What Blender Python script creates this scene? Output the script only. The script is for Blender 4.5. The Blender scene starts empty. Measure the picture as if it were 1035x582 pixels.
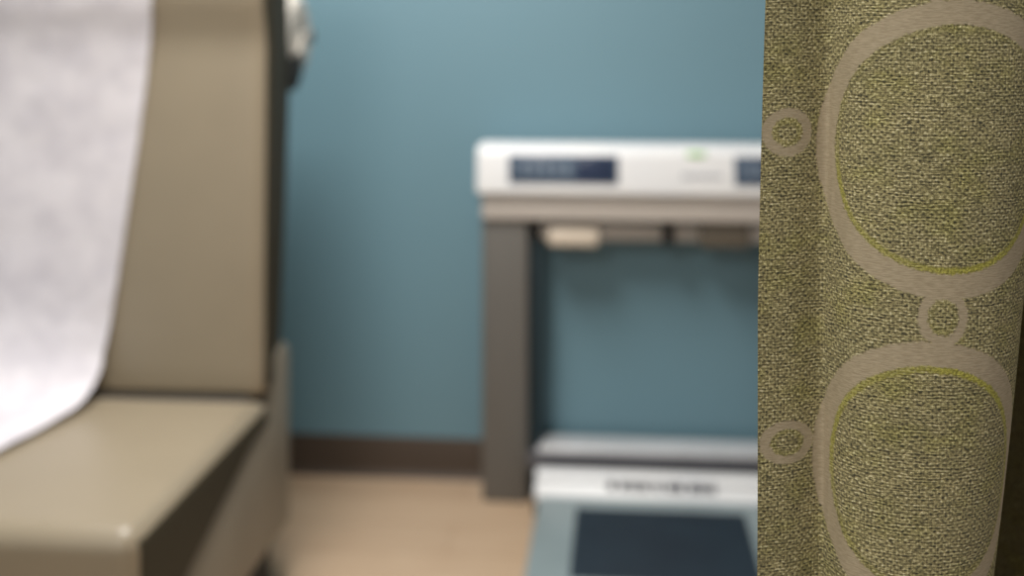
import bpy, bmesh, math, random
from mathutils import Vector, noise
random.seed(4)
S = bpy.context.scene
S.view_settings.view_transform = 'Standard'
S.view_settings.look = 'None'
COL = S.collection
YAW = math.radians(5.44)          # the camera looks slightly to the left of the wall normal
CAM_H = 1.3

# ------------------------------------------------------------------ helpers
def lin(r, g, b):
    f = lambda c: (c/255/12.92) if c/255 <= .04045 else ((c/255+.055)/1.055)**2.4
    return (f(r), f(g), f(b), 1)

class NT:
    def __init__(s, name):
        s.m = bpy.data.materials.new(name); s.m.use_nodes = True
        s.t = s.m.node_tree; s.b = s.t.nodes['Principled BSDF']
    def n(s, typ, **kw):
        nd = s.t.nodes.new(typ)
        for k, v in kw.items(): setattr(nd, k, v)
        return nd
    def l(s, a, b): s.t.links.new(a, b)
    def val(s, x, sock):
        if isinstance(x, (int, float)): sock.default_value = x
        else: s.l(x, sock)
    def math(s, op, a, b=0.0, c=None, clamp=False):
        nd = s.n('ShaderNodeMath', operation=op); nd.use_clamp = clamp
        s.val(a, nd.inputs[0]); s.val(b, nd.inputs[1])
        if c is not None: s.val(c, nd.inputs[2])
        return nd.outputs[0]
    def smooth(s, x, lo, hi, a=0.0, b=1.0):
        nd = s.n('ShaderNodeMapRange', interpolation_type='SMOOTHSTEP')
        s.l(x, nd.inputs[0])
        for i, v in enumerate((lo, hi, a, b)): nd.inputs[i+1].default_value = v
        return nd.outputs[0]
    def mix(s, f, a, b, blend='MIX'):
        nd = s.n('ShaderNodeMix', data_type='RGBA', blend_type=blend)
        s.val(f, nd.inputs[0])
        for x, k in ((a, 6), (b, 7)):
            if isinstance(x, tuple): nd.inputs[k].default_value = x
            else: s.l(x, nd.inputs[k])
        return nd.outputs[2]
    def noise(s, vec, scale, detail=3, rough=.5):
        nd = s.n('ShaderNodeTexNoise'); nd.inputs['Scale'].default_value = scale
        nd.inputs['Detail'].default_value = detail; nd.inputs['Roughness'].default_value = rough
        if vec is not None: s.l(vec, nd.inputs['Vector'])
        return nd.outputs['Fac']
    def obj(s, sx=1, sy=1, sz=1):
        tc = s.n('ShaderNodeTexCoord'); mp = s.n('ShaderNodeMapping')
        mp.inputs['Scale'].default_value = (sx, sy, sz); s.l(tc.outputs['Object'], mp.inputs[0])
        return mp.outputs[0]
    def bump(s, h, strength, dist):
        nd = s.n('ShaderNodeBump'); nd.inputs['Strength'].default_value = strength
        nd.inputs['Distance'].default_value = dist; s.l(h, nd.inputs['Height'])
        s.l(nd.outputs[0], s.b.inputs['Normal'])

def simple(name, c1, c2=None, rough=.5, metal=0, scale=6, bump=0, sc=(1,1,1), spec=.5):
    t = NT(name)
    f = t.noise(t.obj(*sc), scale, 4)
    c2 = c2 or tuple(x*.88 for x in c1[:3])+(1,)
    t.l(t.mix(t.smooth(f, .3, .7), c1, c2), t.b.inputs['Base Color'])
    t.b.inputs['Roughness'].default_value = rough; t.b.inputs['Metallic'].default_value = metal
    t.b.inputs['Specular IOR Level'].default_value = spec
    if bump: t.bump(t.noise(t.obj(*sc), scale*12, 3), bump, .002)
    return t.m

def put(name, bm, mats, parent=None, smooth=True, kind=None):
    me = bpy.data.meshes.new(name)
    bmesh.ops.recalc_face_normals(bm, faces=bm.faces)
    if smooth:
        for f in bm.faces: f.smooth = True
        for e in bm.edges:
            if len(e.link_faces) == 2 and e.calc_face_angle(0) > math.radians(38): e.smooth = False
    bm.to_mesh(me); bm.free()
    o = bpy.data.objects.new(name, me); COL.objects.link(o)
    for m in (mats if isinstance(mats, (list, tuple)) else [mats]): me.materials.append(m)
    if parent:
        o.parent = parent
        o.location = -parent.location            # geometry is written in world metres
    if kind: o['kind'] = kind
    return o

def thing(name, label, cat, loc, group=None):
    o = bpy.data.objects.new(name, None); COL.objects.link(o)
    o.location = loc; o.empty_display_size = .1
    tag(o, label, cat, group); return o
def tag(o, label, cat, group=None):
    o['label'] = label; o['category'] = cat
    if group: o['group'] = group

def bevel(bm, w, seg=3, edges=None):
    if w > 0: bmesh.ops.bevel(bm, geom=list(edges or bm.edges), offset=w, segments=seg, profile=.5, affect='EDGES', clamp_overlap=True)
def box(x0, x1, y0, y1, z0, z1, bv=.004, seg=3, bm=None):
    b = bmesh.new()
    bmesh.ops.create_cube(b, size=1)
    for v in b.verts:
        v.co = Vector(((x0+x1)/2+v.co.x*(x1-x0), (y0+y1)/2+v.co.y*(y1-y0), (z0+z1)/2+v.co.z*(z1-z0)))
    bevel(b, bv, seg)
    if bm is None: return b
    me = bpy.data.meshes.new('t'); b.to_mesh(me); b.free(); bm.from_mesh(me); bpy.data.meshes.remove(me)
    return bm
def prism_x(pts, x0, x1, bv=.01, seg=4):
    """extrude a (y, z) outline along x"""
    b = bmesh.new()
    A = [b.verts.new((x0, y, z)) for y, z in pts]; B = [b.verts.new((x1, y, z)) for y, z in pts]
    n = len(pts)
    b.faces.new(A); b.faces.new(B[::-1])
    for i in range(n): b.faces.new((A[i], B[i], B[(i+1) % n], A[(i+1) % n]))
    bmesh.ops.recalc_face_normals(b, faces=b.faces)
    bevel(b, bv, seg)
    return b
def lathe_x(prof, cy, cz, n=48):
    """(x, r) profile turned about an axis along x"""
    b = bmesh.new(); rings = []
    for x, r in prof:
        rings.append([b.verts.new((x, cy+r*math.cos(2*math.pi*i/n), cz+r*math.sin(2*math.pi*i/n))) for i in range(n)])
    for p, q in zip(rings, rings[1:]):
        for i in range(n): b.faces.new((p[i], p[(i+1) % n], q[(i+1) % n], q[i]))
    b.faces.new(rings[0][::-1]); b.faces.new(rings[-1])
    return b
def catmull(P, n=10):
    out = []
    for i in range(len(P)-1):
        p0, p1, p2, p3 = P[max(i-1, 0)], P[i], P[i+1], P[min(i+2, len(P)-1)]
        for k in range(n):
            t = k/n
            out.append(tuple(.5*((2*b)+(-a+c)*t+(2*a-5*b+4*c-d)*t*t+(-a+3*b-3*c+d)*t**3) for a, b, c, d in zip(p0, p1, p2, p3)))
    out.append(tuple(P[-1])); return out

# ------------------------------------------------------------------ materials
def wall_mat():
    t = NT('blue_wall_paint')
    f = t.noise(t.obj(), 1.3, 2)
    t.l(t.mix(f, lin(104, 137, 150), lin(110, 144, 157)), t.b.inputs['Base Color'])
    t.b.inputs['Roughness'].default_value = .5
    t.bump(t.noise(t.obj(), 220, 2), .12, .002)
    return t.m
def floor_mat():
    t = NT('beige_wood_vinyl')
    v = t.obj(1, 1, 1)
    br = t.n('ShaderNodeTexBrick'); t.l(v, br.inputs['Vector'])
    br.offset = .37
    for k, x in (('Scale', 1), ('Mortar Size', .0015), ('Brick Width', 1.2), ('Row Height', .18), ('Bias', 0)): br.inputs[k].default_value = x
    br.inputs['Color1'].default_value = lin(200, 174, 146); br.inputs['Color2'].default_value = lin(190, 164, 137); br.inputs['Mortar'].default_value = lin(150, 118, 90)
    g = t.noise(t.obj(3, 45, 1), 2, 5)
    t.l(t.mix(t.smooth(g, .35, .75, 0, .45), br.outputs['Color'], lin(168, 132, 100)), t.b.inputs['Base Color'])
    t.b.inputs['Roughness'].default_value = .42
    return t.m
def vinyl(name, c, rough=.38, spec=.5):
    t = NT(name)
    f = t.noise(t.obj(), 5, 3)
    t.l(t.mix(t.smooth(f, .3, .7, 0, .35), c, tuple(x*.86 for x in c[:3])+(1,)), t.b.inputs['Base Color'])
    t.b.inputs['Roughness'].default_value = rough
    t.b.inputs['Specular IOR Level'].default_value = spec
    t.bump(t.noise(t.obj(), 420, 2), .15, .001)
    return t.m
def paper_mat():
    t = NT('crepe_paper')
    f = t.noise(t.obj(1, 1, 1), 14, 5, .6)
    t.l(t.mix(t.smooth(f, .3, .7), lin(222, 217, 221), lin(206, 201, 207)), t.b.inputs['Base Color'])
    t.b.inputs['Roughness'].default_value = .85
    t.bump(t.noise(t.obj(1, 1, 1), 60, 5, .65), .35, .004)
    return t.m
M = dict(
    rollpaper=simple('rolled_paper', lin(214, 209, 200), rough=.8),
    wall=wall_mat(), floor=floor_mat(),
    ceil=simple('white_ceiling', lin(225, 224, 220), rough=.9),
    base=simple('dark_brown_vinyl_base', lin(74, 61, 50), rough=.5),
    vinyl=vinyl('taupe_vinyl', lin(146, 134, 114)),
    dark=vinyl('dark_brown_vinyl', lin(64, 58, 44), .6, .2),  # darker brown vinyl on the right-facing cushion sides and the back shell
    body=simple('taupe_grey_shell', lin(138, 130, 115), rough=.45),
    black=simple('black_rubber', lin(28, 27, 26), rough=.7),
    paper=paper_mat(),
    white=simple('white_plastic', lin(238, 238, 238), lin(232, 233, 235), rough=.4),
    alu=simple('brushed_grey_metal', lin(208, 200, 192), rough=.45, metal=.2, sc=(1, 1, 30)),
    post=simple('grey_post_metal', lin(110, 107, 102), rough=.5, metal=.15, sc=(30, 30, 1)),
    beam=simple('dark_grey_beam', lin(98, 98, 103), rough=.4, metal=.2),
    beamtop=simple('pale_beam_cap', lin(226, 226, 228), rough=.35, metal=.3),
    postshade=simple('dark_teal_post_shade', lin(28, 48, 56), rough=.6),  # shade colour for the strips beside the scale posts
    plate=simple('blue_grey_platform', lin(150, 165, 168), rough=.4, metal=.2),
    mat=simple('black_ribbed_mat', lin(32, 48, 60), lin(26, 40, 52), rough=.75),
    screen=simple('navy_display', lin(70, 86, 106), lin(60, 76, 96), rough=.25),
    screen2=simple('deep_navy_display', lin(40, 52, 78), rough=.25),
    ghost=simple('grey_blue_digits', lin(112, 126, 142), rough=.3),
    ink=simple('grey_print', lin(44, 46, 58), rough=.7),
    inkpale=simple('pale_grey_print', lin(165, 168, 176), rough=.7),
    green=simple('pale_green_print', lin(160, 210, 130), rough=.6),
    grip=simple('cream_grip', lin(214, 200, 182), rough=.5),
    brown=simple('brown_box_plastic', lin(96, 88, 76), rough=.5),
    rail=simple('light_rail', lin(196, 190, 184), rough=.4, metal=.2),
    steel=simple('chrome_steel', lin(150, 150, 148), rough=.3, metal=.8),
)

# ------------------------------------------------------------------ room
WY = 3.39
put('wall_back', box(-2.3, 2.6, WY, WY+.1, 0, 2.6, 0), M['wall'], kind='structure')
put('wall_left', box(-2.4, -2.3, -1.5, WY+.1, 0, 2.6, 0), M['wall'], kind='structure')
put('floor', box(-2.4, 2.6, -1.5, WY+.1, -.1, 0, 0), M['floor'], kind='structure')
put('ceiling', box(-2.4, 2.6, -1.5, WY+.1, 2.6, 2.7, 0), M['ceil'], kind='structure')
b = prism_x([(WY, 0), (WY-.022, 0), (WY-.012, .014), (WY-.009, .03), (WY-.009, .112), (WY-.005, .12), (WY, .12)], -2.3, 2.6, .0)
put('baseboard_back', b, M['base'], kind='structure')

# ------------------------------------------------------------------ exam table
TX0, TX1 = -1.62, -.79
tab = thing('exam_table', 'taupe vinyl examination table with upright backrest, covered in white paper', 'exam table', (-1.2, 2.2, 0))
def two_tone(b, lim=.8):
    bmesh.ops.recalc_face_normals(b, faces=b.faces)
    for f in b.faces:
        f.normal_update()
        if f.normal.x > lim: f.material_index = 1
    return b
# seat: shallow at the crease, deep at the rolled front edge
sb = prism_x([(2.50, .508), (2.50, .452), (2.40, .442), (2.06, .345), (1.86, .285), (1.80, .285), (1.798, .500)], TX0, TX1, 0)
big = [e for e in sb.edges if all(v.co.z > .49 for v in e.verts) or (all(v.co.y < 1.81 for v in e.verts) and abs(e.verts[0].co.x-e.verts[1].co.x) < .01)]
bevel(sb, .042, 7, big)
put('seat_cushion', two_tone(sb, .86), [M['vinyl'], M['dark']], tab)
def lerp_tab(T, z):
    for (a, va), (b, vb) in zip(T, T[1:]):
        if z <= b:
            t = (z-a)/(b-a); t = max(0, min(1, t)); return va+(vb-va)*t
    return T[-1][1]
FRONT = [(.50, 2.472), (.80, 2.476), (1.10, 2.486), (1.31, 2.490), (1.335, 2.486), (1.40, 2.462), (1.62, 2.455)]
REAR = [(.50, 2.555), (.75, 2.57), (.95, 2.605), (1.22, 2.655), (1.5, 2.67), (1.62, 2.67)]
def back_section(z, inset):
    yf, yr = lerp_tab(FRONT, z)+inset, lerp_tab(REAR, z)-inset
    x0, x1 = TX0+inset, TX1-inset
    rf, rr = min(.045, (yr-yf)*.5), min(.02, (yr-yf)*.3)
    P = []
    def arc(cx, cy, r, a0, a1, n):
        for k in range(n+1):
            a = math.radians(a0+(a1-a0)*k/n); P.append((cx+r*math.cos(a), cy+r*math.sin(a)))
    arc(x0+rf, yf+rf, rf, 180, 270, 8)
    for k in range(1, 16):
        t = k/16; P.append((x0+rf+(x1-x0-2*rf)*t, yf-.004*math.sin(math.pi*t)**.7))
    arc(x1-rf, yf+rf, rf, 270, 360, 8)
    arc(x1-rr, yr-rr, rr, 0, 90, 4)
    arc(x0+rr, yr-rr, rr, 90, 180, 4)
    return P
bb = bmesh.new(); rows = []
lv = [(.513+.022*(1-math.cos(math.radians(a))), .022*(1-math.sin(math.radians(a)))) for a in (0, 20, 45, 70, 90)]
lv += [(z/100, 0) for z in range(58, 157, 4)]
lv += [(1.60-.03*(1-math.sin(math.radians(a))), .03*(1-math.cos(math.radians(a)))) for a in (0, 25, 50, 75, 90)]
for z, ins in lv: rows.append([bb.verts.new((x, y, z)) for x, y in back_section(z, ins)])
for p, q in zip(rows, rows[1:]):
    for k in range(len(p)): bb.faces.new((p[k], p[(k+1) % len(p)], q[(k+1) % len(p)], q[k]))
bb.faces.new(rows[0][::-1]); bb.faces.new(rows[-1])
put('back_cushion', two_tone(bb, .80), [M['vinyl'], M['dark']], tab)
put('hinge_strip', box(TX0+.03, TX1-.03, 2.46, 2.56, .45, .515, .012), M['black'], tab)
shell = prism_x([(2.57, .52), (2.625, .95), (2.665, 1.22), (2.68, 1.45), (2.705, 1.45), (2.72, 1.22), (2.69, .95), (2.63, .52)], TX0+.02, TX1-.012, .012, 3)
put('back_shell', shell, M['dark'], tab)
body = prism_x([(1.98, .15), (1.96, .26), (2.06, .340), (2.40, .44), (2.545, .46), (2.58, .575), (2.60, .59), (2.67, .59), (2.695, .565), (2.695, .15)], TX0+.02, TX1-.006, .012, 3)
put('base', body, M['body'], tab)
put('toe_kick', box(TX0+.07, TX1-.05, 2.05, 2.68, 0, .16, .01), M['black'], tab)
# bracket that carries the paper roll behind the backrest
RY, RZ, RR = 2.835, 1.325, .105
for x in (-.792, TX0+.03):
    put('roll_bracket', prism_x([(2.69, 1.19), (2.73, 1.19), (2.775, 1.215), (2.795, 1.25), (2.77, 1.285), (2.69, 1.27)], x-.006, x, .002, 2), M['black'], tab)  # black lower plate also stands for the shade under the roll
    put('bracket_arm', prism_x([(2.765, 1.245), (2.795, 1.245), (2.845, 1.315), (2.835, 1.335), (2.815, 1.335), (2.755, 1.275)], x-.010, x-.005, .001, 2), M['rollpaper'], tab)
put('spindle', lathe_x([(-1.60, .011), (-.788, .011), (-.788, .02), (-.780, .02), (-.777, .014)], RY, RZ, 24), M['steel'], tab)

bm = bmesh.new(); N = 64
prof = [(-1.55, .016), (-1.55, RR)]+[(-.830+.020*math.sin(k/8*math.pi/2), RR-.020+.020*math.cos(k/8*math.pi/2)) for k in range(9)]+[(-.810, .022), (-.813, .016)]
rings = [[bm.verts.new((x, RY+r*math.cos(2*math.pi*k/N), RZ+r*math.sin(2*math.pi*k/N))) for k in range(N)] for x, r in prof]
for p, q in zip(rings, rings[1:]+rings[:1]):
    for k in range(N): bm.faces.new((p[k], p[(k+1) % N], q[(k+1) % N], q[k]))
roll = bm
o = put('paper_roll', roll, M['rollpaper']); tag(o, 'white roll of examination paper hung behind the backrest top', 'paper roll')

# paper sheet: follows backrest and seat
path = [(2.700, 1.52), (2.66, 1.615), (2.54, 1.617), (2.455, 1.59), (2.440, 1.50), (2.446, 1.40), (2.472, 1.29), (2.476, 1.10), (2.464, .80), (2.453, .66), (2.42, .575), (2.36, .53), (2.26, .5165), (2.1, .513), (1.87, .510), (1.81, .498), (1.786, .45), (1.784, .38)]
def edge_x(z, y):
    # right-hand edge of the sheet drifts outward towards the foot
    if z > .6: return -1.148+(z-.6)/(1.41-.6)*.112
    return -1.145-(2.43-y)*.17
pp = catmull(path, 12)
bm = bmesh.new(); NX = 44; rows = []
for i, (y, z) in enumerate(pp):
    a = pp[max(i-1, 0)]; c = pp[min(i+1, len(pp)-1)]
    ty, tz = c[0]-a[0], c[1]-a[1]; L = math.hypot(ty, tz) or 1
    ny, nz = -tz/L*-1, ty/L*-1          # points toward the sitter / upward
    row = []
    xr = edge_x(z, y)
    for j in range(NX+1):
        x = xr-.42*j/NX
        w = .0035*(.5+.5*noise.noise(Vector((x*7, y*9, z*9))))+.0015*(1+noise.noise(Vector((x*24, y*24, z*24))))
        s = 1 if ny*-1 > 0 or nz > 0 else -1
        row.append(bm.verts.new((x, y+(-abs(w) if z > .52 and y < 2.6 else 0), z+(abs(w) if y < 2.5 or z > 1.59 else 0))))
    rows.append(row)
for p, q in zip(rows, rows[1:]):
    for j in range(NX): bm.faces.new((p[j], p[j+1], q[j+1], q[j]))
o = put('exam_paper', bm, M['paper']); tag(o, 'white crepe paper sheet draped down the exam table backrest and seat', 'paper sheet')

# ------------------------------------------------------------------ patient scale
sc = thing('patient_scale', 'grey patient weighing scale with white display bar, standing by blue wall', 'scale', (.115, 3.1, 0))
CX = .115
def mx(x): return 2*CX-x
for s in (0, 1):
    x0, x1 = (-.393, -.262) if s == 0 else (mx(-.262), mx(-.393))
    put('post', box(x0, x1, 3.222, 3.33, 0, .812, .006), M['post'], sc)
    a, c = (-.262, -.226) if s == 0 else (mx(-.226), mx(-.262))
    put('post_shade_strip', box(a, c, 3.262, 3.325, .004, .80, .003), M['postshade'], sc)  # dark strip added beside each post to stand for its shadow
put('upper_beam', box(-.393, mx(-.393), 3.205, 3.335, .806, .884, .008), M['alu'], sc)
hb = prism_x([(3.178, .880), (3.345, .880), (3.345, 1.006), (3.325, 1.020), (3.215, 1.020), (3.19, 1.002)], -.406, mx(-.406), .014, 4)
hous = put('display_housing', hb, M['white'], sc)
def face_y(z): return 3.178+(z-.880)/(1.01-.880)*.012
def on_face(x0, x1, z0, z1, th, bv=.002, bm=None):
    b = box(x0, x1, -th, .001, z0, z1, bv)
    for v in b.verts: v.co.y += face_y(v.co.z)
    if bm is None: return b
    me = bpy.data.meshes.new('t'); b.to_mesh(me); b.free(); bm.from_mesh(me); bpy.data.meshes.remove(me); return bm
for s in (0, 1):
    a, c = (-.312, -.006) if s == 0 else (.314, .62)
    d = put('display_screen', on_face(a, c, .914, .993, .004), M['screen'], sc)
    put('screen_window', on_face(c-.115 if s == 0 else a+.07, c-.012, .922, .987, .0052), M['screen2'], sc).name = 'screen_window'
    dg = bmesh.new()
    for k in range(5): on_face(a+.03+k*.032, a+.05+k*.032, .934, .972, .0056, .001, dg)
    g = put('screen_digits', dg, M['ghost'], sc)
    for ch in [x for x in sc.children if x.name.startswith(('screen_window', 'screen_digits')) and x is not None]:
        if ch.parent is sc:
            ch.parent = d; ch.location = (0, 0, 0)
lg = bmesh.new()
for k in range(6): on_face(.170+k*.019, .183+k*.019, .932, .944, .002, .0005, lg)
put('maker_lettering', lg, M['inkpale'], sc)
gm = bmesh.new()
bmesh.ops.create_uvsphere(gm, u_segments=24, v_segments=10, radius=1)
for v in gm.verts: v.co = Vector((.210+v.co.x*.030, 3.188+v.co.y*.004, .998+v.co.z*.008))
put('green_emblem', gm, M['green'], sc)
# rail and fittings slung under the beam
put('rear_rail', box(-.262, mx(-.262), 3.262, 3.30, .742, .790, .008), M['rail'], sc)
put('grip', prism_x([(3.225, .728), (3.218, .75), (3.225, .785), (3.262, .785), (3.262, .728)], -.205, -.060, .012, 4), M['grip'], sc)
put('cable_clip', box(.118, .152, 3.238, 3.30, .735, .80, .006), M['black'], sc)
put('battery_box', box(.225, .36, 3.225, 3.30, .732, .803, .008), M['brown'], sc)
# lower beam, label riser and platform
put('lower_beam', box(-.262, mx(-.262), 3.225, 3.335, .09, .142, .005), M['beam'], sc)
put('beam_cap', box(-.234, mx(-.234), 3.235, 3.345, .138, .156, .004), M['beamtop'], sc)
put('beam_foot', box(-.24, mx(-.24), 3.14, 3.30, 0, .10, .004), M['black'], sc)
rz = put('label_riser', prism_x([(3.11, .045), (3.11, .072), (3.165, .117), (3.19, .117), (3.19, .045)], -.234, mx(-.234), .004, 2), M['white'], sc)
lt = bmesh.new(); xx = -.035
random.seed(9)
while xx < .245:
    w = random.choice((.010, .014, .018, .022))
    b2 = box(xx, xx+w, 0, 1, 0, .002, 0)
    for v in b2.verts:
        t = .26+.40*v.co.y
        up = v.co.z
        v.co = Vector((v.co.x, 3.11+.055*t-up, .072+.045*t+up))
    me = bpy.data.meshes.new('t'); b2.to_mesh(me); b2.free(); lt.from_mesh(me); bpy.data.meshes.remove(me)
    xx += w+random.choice((.004, .005, .012))
w = put('label_lettering', lt, M['ink'], sc); w.parent = rz; w.location = (0, 0, 0)
pl = put('platform', prism_x([(2.58, .012), (2.56, .03), (2.60, .062), (3.115, .062), (3.115, .012)], -.224, mx(-.224), .006, 3), M['plate'], sc)
mt = bmesh.new(); box(-.118, .328, 2.645, 3.045, .058, .066, .003, bm=mt)
for k in range(21): box(-.110, .320, 2.660+k*.018, 2.668+k*.018, .064, .0685, .001, 1, bm=mt)
m_ = put('standing_mat', mt, M['mat'], sc); m_.parent = pl; m_.location = (0, 0, 0)
for x in (-.18, .41):
    for y in (2.63, 3.06):
        put('foot', box(x-.02, x+.02, y-.02, y+.02, 0, .014, .004), M['black'], sc)

# ------------------------------------------------------------------ privacy curtain
cosy, siny = math.cos(YAW), math.sin(YAW)
CTRL = [(.1800, .838), (.205, .843), (.2290, .852), (.2350, .843), (.245, .822), (.270, .805), (.304, .801), (.338, .811),
        (.366, .836), (.381, .872), (.380, .92), (.374, 1.0), (.376, 1.12), (.395, 1.24), (.44, 1.28), (.485, 1.22), (.505, 1.10), (.515, .96), (.53, .88), (.565, .85), (.60, .88),
        (.612, .96), (.615, 1.06), (.64, 1.12), (.67, 1.06), (.68, .95), (.71, .88), (.755, .87), (.785, .93), (.79, 1.02), (.83, 1.05)]
PROF = catmull(CTRL, 14)
def vpx(z): return 46+1150*(CAM_H-z)/.82
def fold_x(z):
    v = vpx(z)
    k = max(-.10, min(.22, (v-330)/252*.085))
    return k
ZS = [.30+.01*i for i in range(230)]
def cpoint(i, z):
    a, d = PROF[i]
    k = fold_x(z)
    t = max(0, min(1, (a-.225)/.12))
    t = t*t*(3-2*t)
    aa = a-.22*k*t+.0045*t
    # gentle sway of the cloth
    d2 = d+.0035*math.sin(z*9+a*22)*min(1, t+.3)
    aa += .0012*math.sin(z*6.1+1.2)+.0060*max(0, min(1.6, (z-1.10)/.22))**1.3*(1-.6*t)
    return aa, d2
def build_curtain():
    bm = bmesh.new(); uv = bm.loops.layers.uv.new('UVMap'); info = {}
    rows = []
    for z in ZS:
        s = 0; prev = None; row = []
        for i in range(len(PROF)):
            a, d = cpoint(i, z)
            if prev: s += math.hypot(a-prev[0], d-prev[1])
            prev = (a, d)
            v = bm.verts.new((a*cosy-d*siny, a*siny+d*cosy, z)); info[v] = (s, z); row.append(v)
        rows.append(row)
    for p, q in zip(rows, rows[1:]):
        for i in range(len(p)-1):
            f = bm.faces.new((p[i], p[i+1], q[i+1], q[i]))
            for lp in f.loops: lp[uv].uv = info[lp.vert]
    return bm
def pix_to_cloth(u, v):
    """cloth coordinates (arc length, height) of a point on the curtain, used to lay the woven rings out on it"""
    best = None
    for z in [0.85+.002*i for i in range(270)]:
        s = 0; prev = None
        for i in range(112):
            a, d = cpoint(i, z)
            if prev: s += math.hypot(a-prev[0], d-prev[1])
            prev = (a, d)
            e = (517.5+1150*a/d-u)**2+(46+1150*(CAM_H-z)/d-v)**2
            if best is None or e < best[0]: best = (e, s, z)
    return best[1:]

RINGS = [  # woven rings on the cloth in metres: centre (along cloth, height), outer radii, inner/outer ratio
    (0.1534, 1.2270, 0.1081, 0.1050, 0.8350),
    (0.1408, 0.9940, 0.0951, 0.0980, 0.8250),
    (0.0205, 1.2360, 0.0205, 0.0180, 0.6000),
    (0.0237, 1.0060, 0.0227, 0.0160, 0.6200),
    (0.1493, 1.1090, 0.0175, 0.0210, 0.6200),
    (0.1534, 1.4600, 0.1081, 0.1050, 0.8350),
    (0.0205, 1.4690, 0.0205, 0.0180, 0.6000),
    (0.1493, 1.3420, 0.0175, 0.0210, 0.6200),
    (0.1534, 1.6930, 0.1081, 0.1050, 0.8350),
    (0.0205, 1.7020, 0.0205, 0.0180, 0.6000),
    (0.1493, 1.5750, 0.0175, 0.0210, 0.6200),
    (0.1534, 1.9260, 0.1081, 0.1050, 0.8350),
    (0.0205, 1.9350, 0.0205, 0.0180, 0.6000),
    (0.1493, 1.8080, 0.0175, 0.0210, 0.6200),
    (0.1408, 0.7610, 0.0951, 0.0980, 0.8250),
    (0.0237, 0.7730, 0.0227, 0.0160, 0.6200),
    (0.1493, 0.8760, 0.0175, 0.0210, 0.6200),
    (0.1408, 0.5280, 0.0951, 0.0980, 0.8250),
    (0.0237, 0.5400, 0.0227, 0.0160, 0.6200),
    (0.1493, 0.6430, 0.0175, 0.0210, 0.6200),
    (0.1408, 0.2950, 0.0951, 0.0980, 0.8250),
    (0.0237, 0.3070, 0.0227, 0.0160, 0.6200),
    (0.1493, 0.4100, 0.0175, 0.0210, 0.6200)
]
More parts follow.
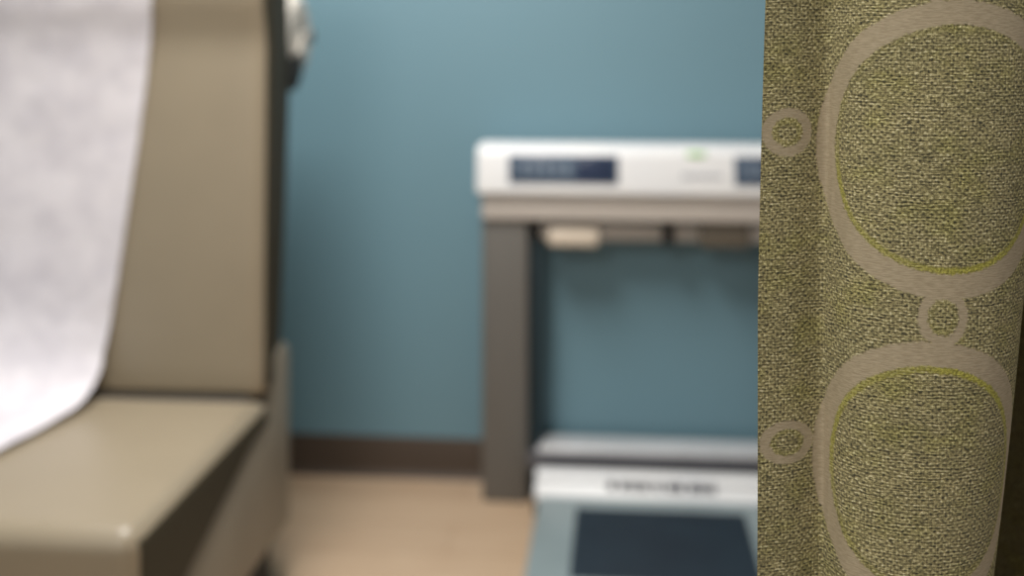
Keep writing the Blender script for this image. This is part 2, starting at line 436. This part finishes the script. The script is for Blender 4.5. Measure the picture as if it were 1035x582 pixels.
def curtain_mat():
    t = NT('woven_olive_fabric')
    uvn = t.n('ShaderNodeUVMap', uv_map='UVMap')
    sep = t.n('ShaderNodeSeparateXYZ'); t.l(uvn.outputs[0], sep.inputs[0])
    s, z = sep.outputs[0], sep.outputs[1]
    def vec(kx, ky):
        mp = t.n('ShaderNodeMapping'); mp.inputs['Scale'].default_value = (kx, ky, 1); t.l(uvn.outputs[0], mp.inputs[0]); return mp.outputs[0]
    # wobble of the yarn lines
    w1 = t.noise(vec(60, 60), 1, 3); w2 = t.noise(vec(50, 90), 1.7, 3)
    ps, pz = .0027, .0025
    ss = t.math('ADD', s, t.math('MULTIPLY', t.math('SUBTRACT', w1, .5), .006))
    zz = t.math('ADD', z, t.math('MULTIPLY', t.math('SUBTRACT', w2, .5), .005))
    a = t.math('SINE', t.math('MULTIPLY', ss, 2*math.pi/ps)); c = t.math('SINE', t.math('MULTIPLY', zz, 2*math.pi/pz))
    row = t.math('SINE', t.math('MULTIPLY', zz, math.pi/pz))
    plain = t.math('MULTIPLY', t.math('SINE', t.math('MULTIPLY', ss, math.pi/ps)), row)
    slub_h = t.noise(vec(85, 800), 1, 3, .6)       # thick and thin weft yarns
    slub_v = t.noise(vec(720, 80), 1, 3, .6)
    fleck = t.noise(vec(480, 560), 1, 2, .6)
    h = t.math('ADD', t.math('MULTIPLY', plain, .30), t.math('MULTIPLY', t.math('SUBTRACT', slub_h, .5), 2.3))
    h = t.math('ADD', h, t.math('MULTIPLY', t.math('SUBTRACT', slub_v, .5), 1.0))
    h = t.math('ADD', h, t.math('MULTIPLY', t.math('SUBTRACT', fleck, .5), 2.2))
    h = t.math('ADD', h, t.math('ADD', t.math('MULTIPLY', a, .07), t.math('MULTIPLY', c, .20)))
    h = t.math('ADD', t.math('MULTIPLY', h, .5), .5, clamp=True)
    rp = t.n('ShaderNodeValToRGB'); t.l(h, rp.inputs[0])
    e = rp.color_ramp.elements
    e[0].position = .12; e[0].color = lin(74, 72, 56)
    e[1].position = .92; e[1].color = lin(246, 237, 196)
    for pos, cl in ((.38, lin(136, 128, 92)), (.58, lin(174, 163, 117)), (.76, lin(214, 203, 154))):
        x = e.new(pos); x.color = cl
    tint = t.noise(vec(22, 30), 1, 4, .6)
    green = t.smooth(tint, .45, .72, 0, .55)
    cloth = t.mix(green, rp.outputs[0], t.mix(1.0, rp.outputs[0], (.88, .93, .50, 1), 'MULTIPLY'))
    big = t.noise(vec(18, 26), 1, 3)
    cloth = t.mix(t.smooth(big, .3, .75, 0, .35), cloth, t.mix(1.0, cloth, (.66, .68, .66, 1), 'MULTIPLY'))
    ring_mask = None; edge_mask = None
    wob = t.math('MULTIPLY', t.math('SUBTRACT', t.noise(vec(300, 300), 1, 2), .5), .0042)
    for ri, (cu, cv, rx, ry, q) in enumerate(RINGS):
        dx = t.math('DIVIDE', t.math('SUBTRACT', s, cu), rx); dy = t.math('DIVIDE', t.math('SUBTRACT', z, cv), ry)
        d = t.math('SQRT', t.math('ADD', t.math('MULTIPLY', dx, dx), t.math('MULTIPLY', dy, dy)))
        d = t.math('ADD', d, t.math('DIVIDE', wob, rx))
        sft = .0012/rx
        m = t.math('MULTIPLY', t.smooth(d, q-sft, q+sft), t.smooth(d, 1-sft, 1+sft, 1, 0))
        ring_mask = m if ring_mask is None else t.math('MAXIMUM', ring_mask, m)
        wd = .0048/rx
        ed = t.math('MULTIPLY', t.smooth(d, q-wd-sft, q-wd+sft), t.smooth(d, q-sft, q+sft, 1, 0))
        if rx > .05:      # the coloured inner edging shows strongest on one side of each large ring
            up = t.smooth(dy, -.65, .55, *((1, .1) if cv > 1.1 else (.25, 1)))
            ed = t.math('MULTIPLY', ed, up)
        else: ed = t.math('MULTIPLY', ed, .2)
        edge_mask = ed if edge_mask is None else t.math('MAXIMUM', edge_mask, ed)
    lines = t.noise(vec(140, 1100), 1, 3, .6)
    satin = t.mix(t.smooth(lines, .3, .7), lin(190, 175, 147), lin(166, 151, 124))
    yel = t.mix(t.smooth(t.noise(vec(500, 500), 1, 2), .35, .65), lin(196, 190, 92), lin(156, 150, 66))
    patchy = t.smooth(t.noise(vec(14, 14), 1, 2), .35, .6, .5, 1)
    col = t.mix(t.math('MULTIPLY', edge_mask, patchy), cloth, yel)
    col = t.mix(ring_mask, col, satin)
    t.l(col, t.b.inputs['Base Color'])
    t.b.inputs['Roughness'].default_value = .75
    t.b.inputs['Specular IOR Level'].default_value = .35
    t.b.inputs['Sheen Weight'].default_value = .08
    hh = t.math('ADD', t.math('MULTIPLY', h, t.math('SUBTRACT', 1.0, ring_mask)), t.math('MULTIPLY', ring_mask, t.math('ADD', .55, t.math('MULTIPLY', lines, .2))))
    t.bump(hh, .8, .0016)
    return t.m
cur = put('privacy_curtain', build_curtain(), curtain_mat())
tag(cur, 'olive green woven privacy curtain with pale linked rings, hanging nearest the viewer', 'curtain')
trk = box(.10, 1.0, .88, .92, 2.585, 2.60, .003)
for v in trk.verts: v.co = Vector((v.co.x*cosy-v.co.y*siny, v.co.x*siny+v.co.y*cosy, v.co.z))
put('trim_1', trk, M['white'], kind='structure')

# ------------------------------------------------------------------ light
def area(name, loc, target, sx, sy, power, color=(1, 1, 1)):
    L = bpy.data.lights.new(name, 'AREA'); L.shape = 'RECTANGLE'; L.size = sx; L.size_y = sy; L.energy = power; L.color = color
    o = bpy.data.objects.new(name, L); COL.objects.link(o); o.location = loc
    o.rotation_euler = (Vector(target)-Vector(loc)).to_track_quat('-Z', 'Y').to_euler()
    return o
area('ceiling_panel_light', (-.67, 2.0, 2.57), (-.67, 2.0, 0), .6, 1.0, 62, (1, .97, .93))
area('room_side_light', (-.9, -.35, 2.45), (.1, 1.2, .9), .7, .7, 26, (1, .97, .92))
w = bpy.data.worlds.new('World'); S.world = w; w.use_nodes = True
bg = w.node_tree.nodes['Background']; bg.inputs[0].default_value = (.95, .97, 1, 1); bg.inputs[1].default_value = .34

# ------------------------------------------------------------------ camera
cd = bpy.data.cameras.new('camera'); cam = bpy.data.objects.new('camera', cd); COL.objects.link(cam)
cam.location = (0, 0, CAM_H); cam.rotation_euler = (math.pi/2, 0, YAW)
cd.sensor_width = 36; cd.lens = 1150/1035*36
cd.shift_y = -245/1035
cd.clip_start = .05
cd.dof.use_dof = True; cd.dof.focus_distance = .81; cd.dof.aperture_fstop = 2.6
S.camera = cam
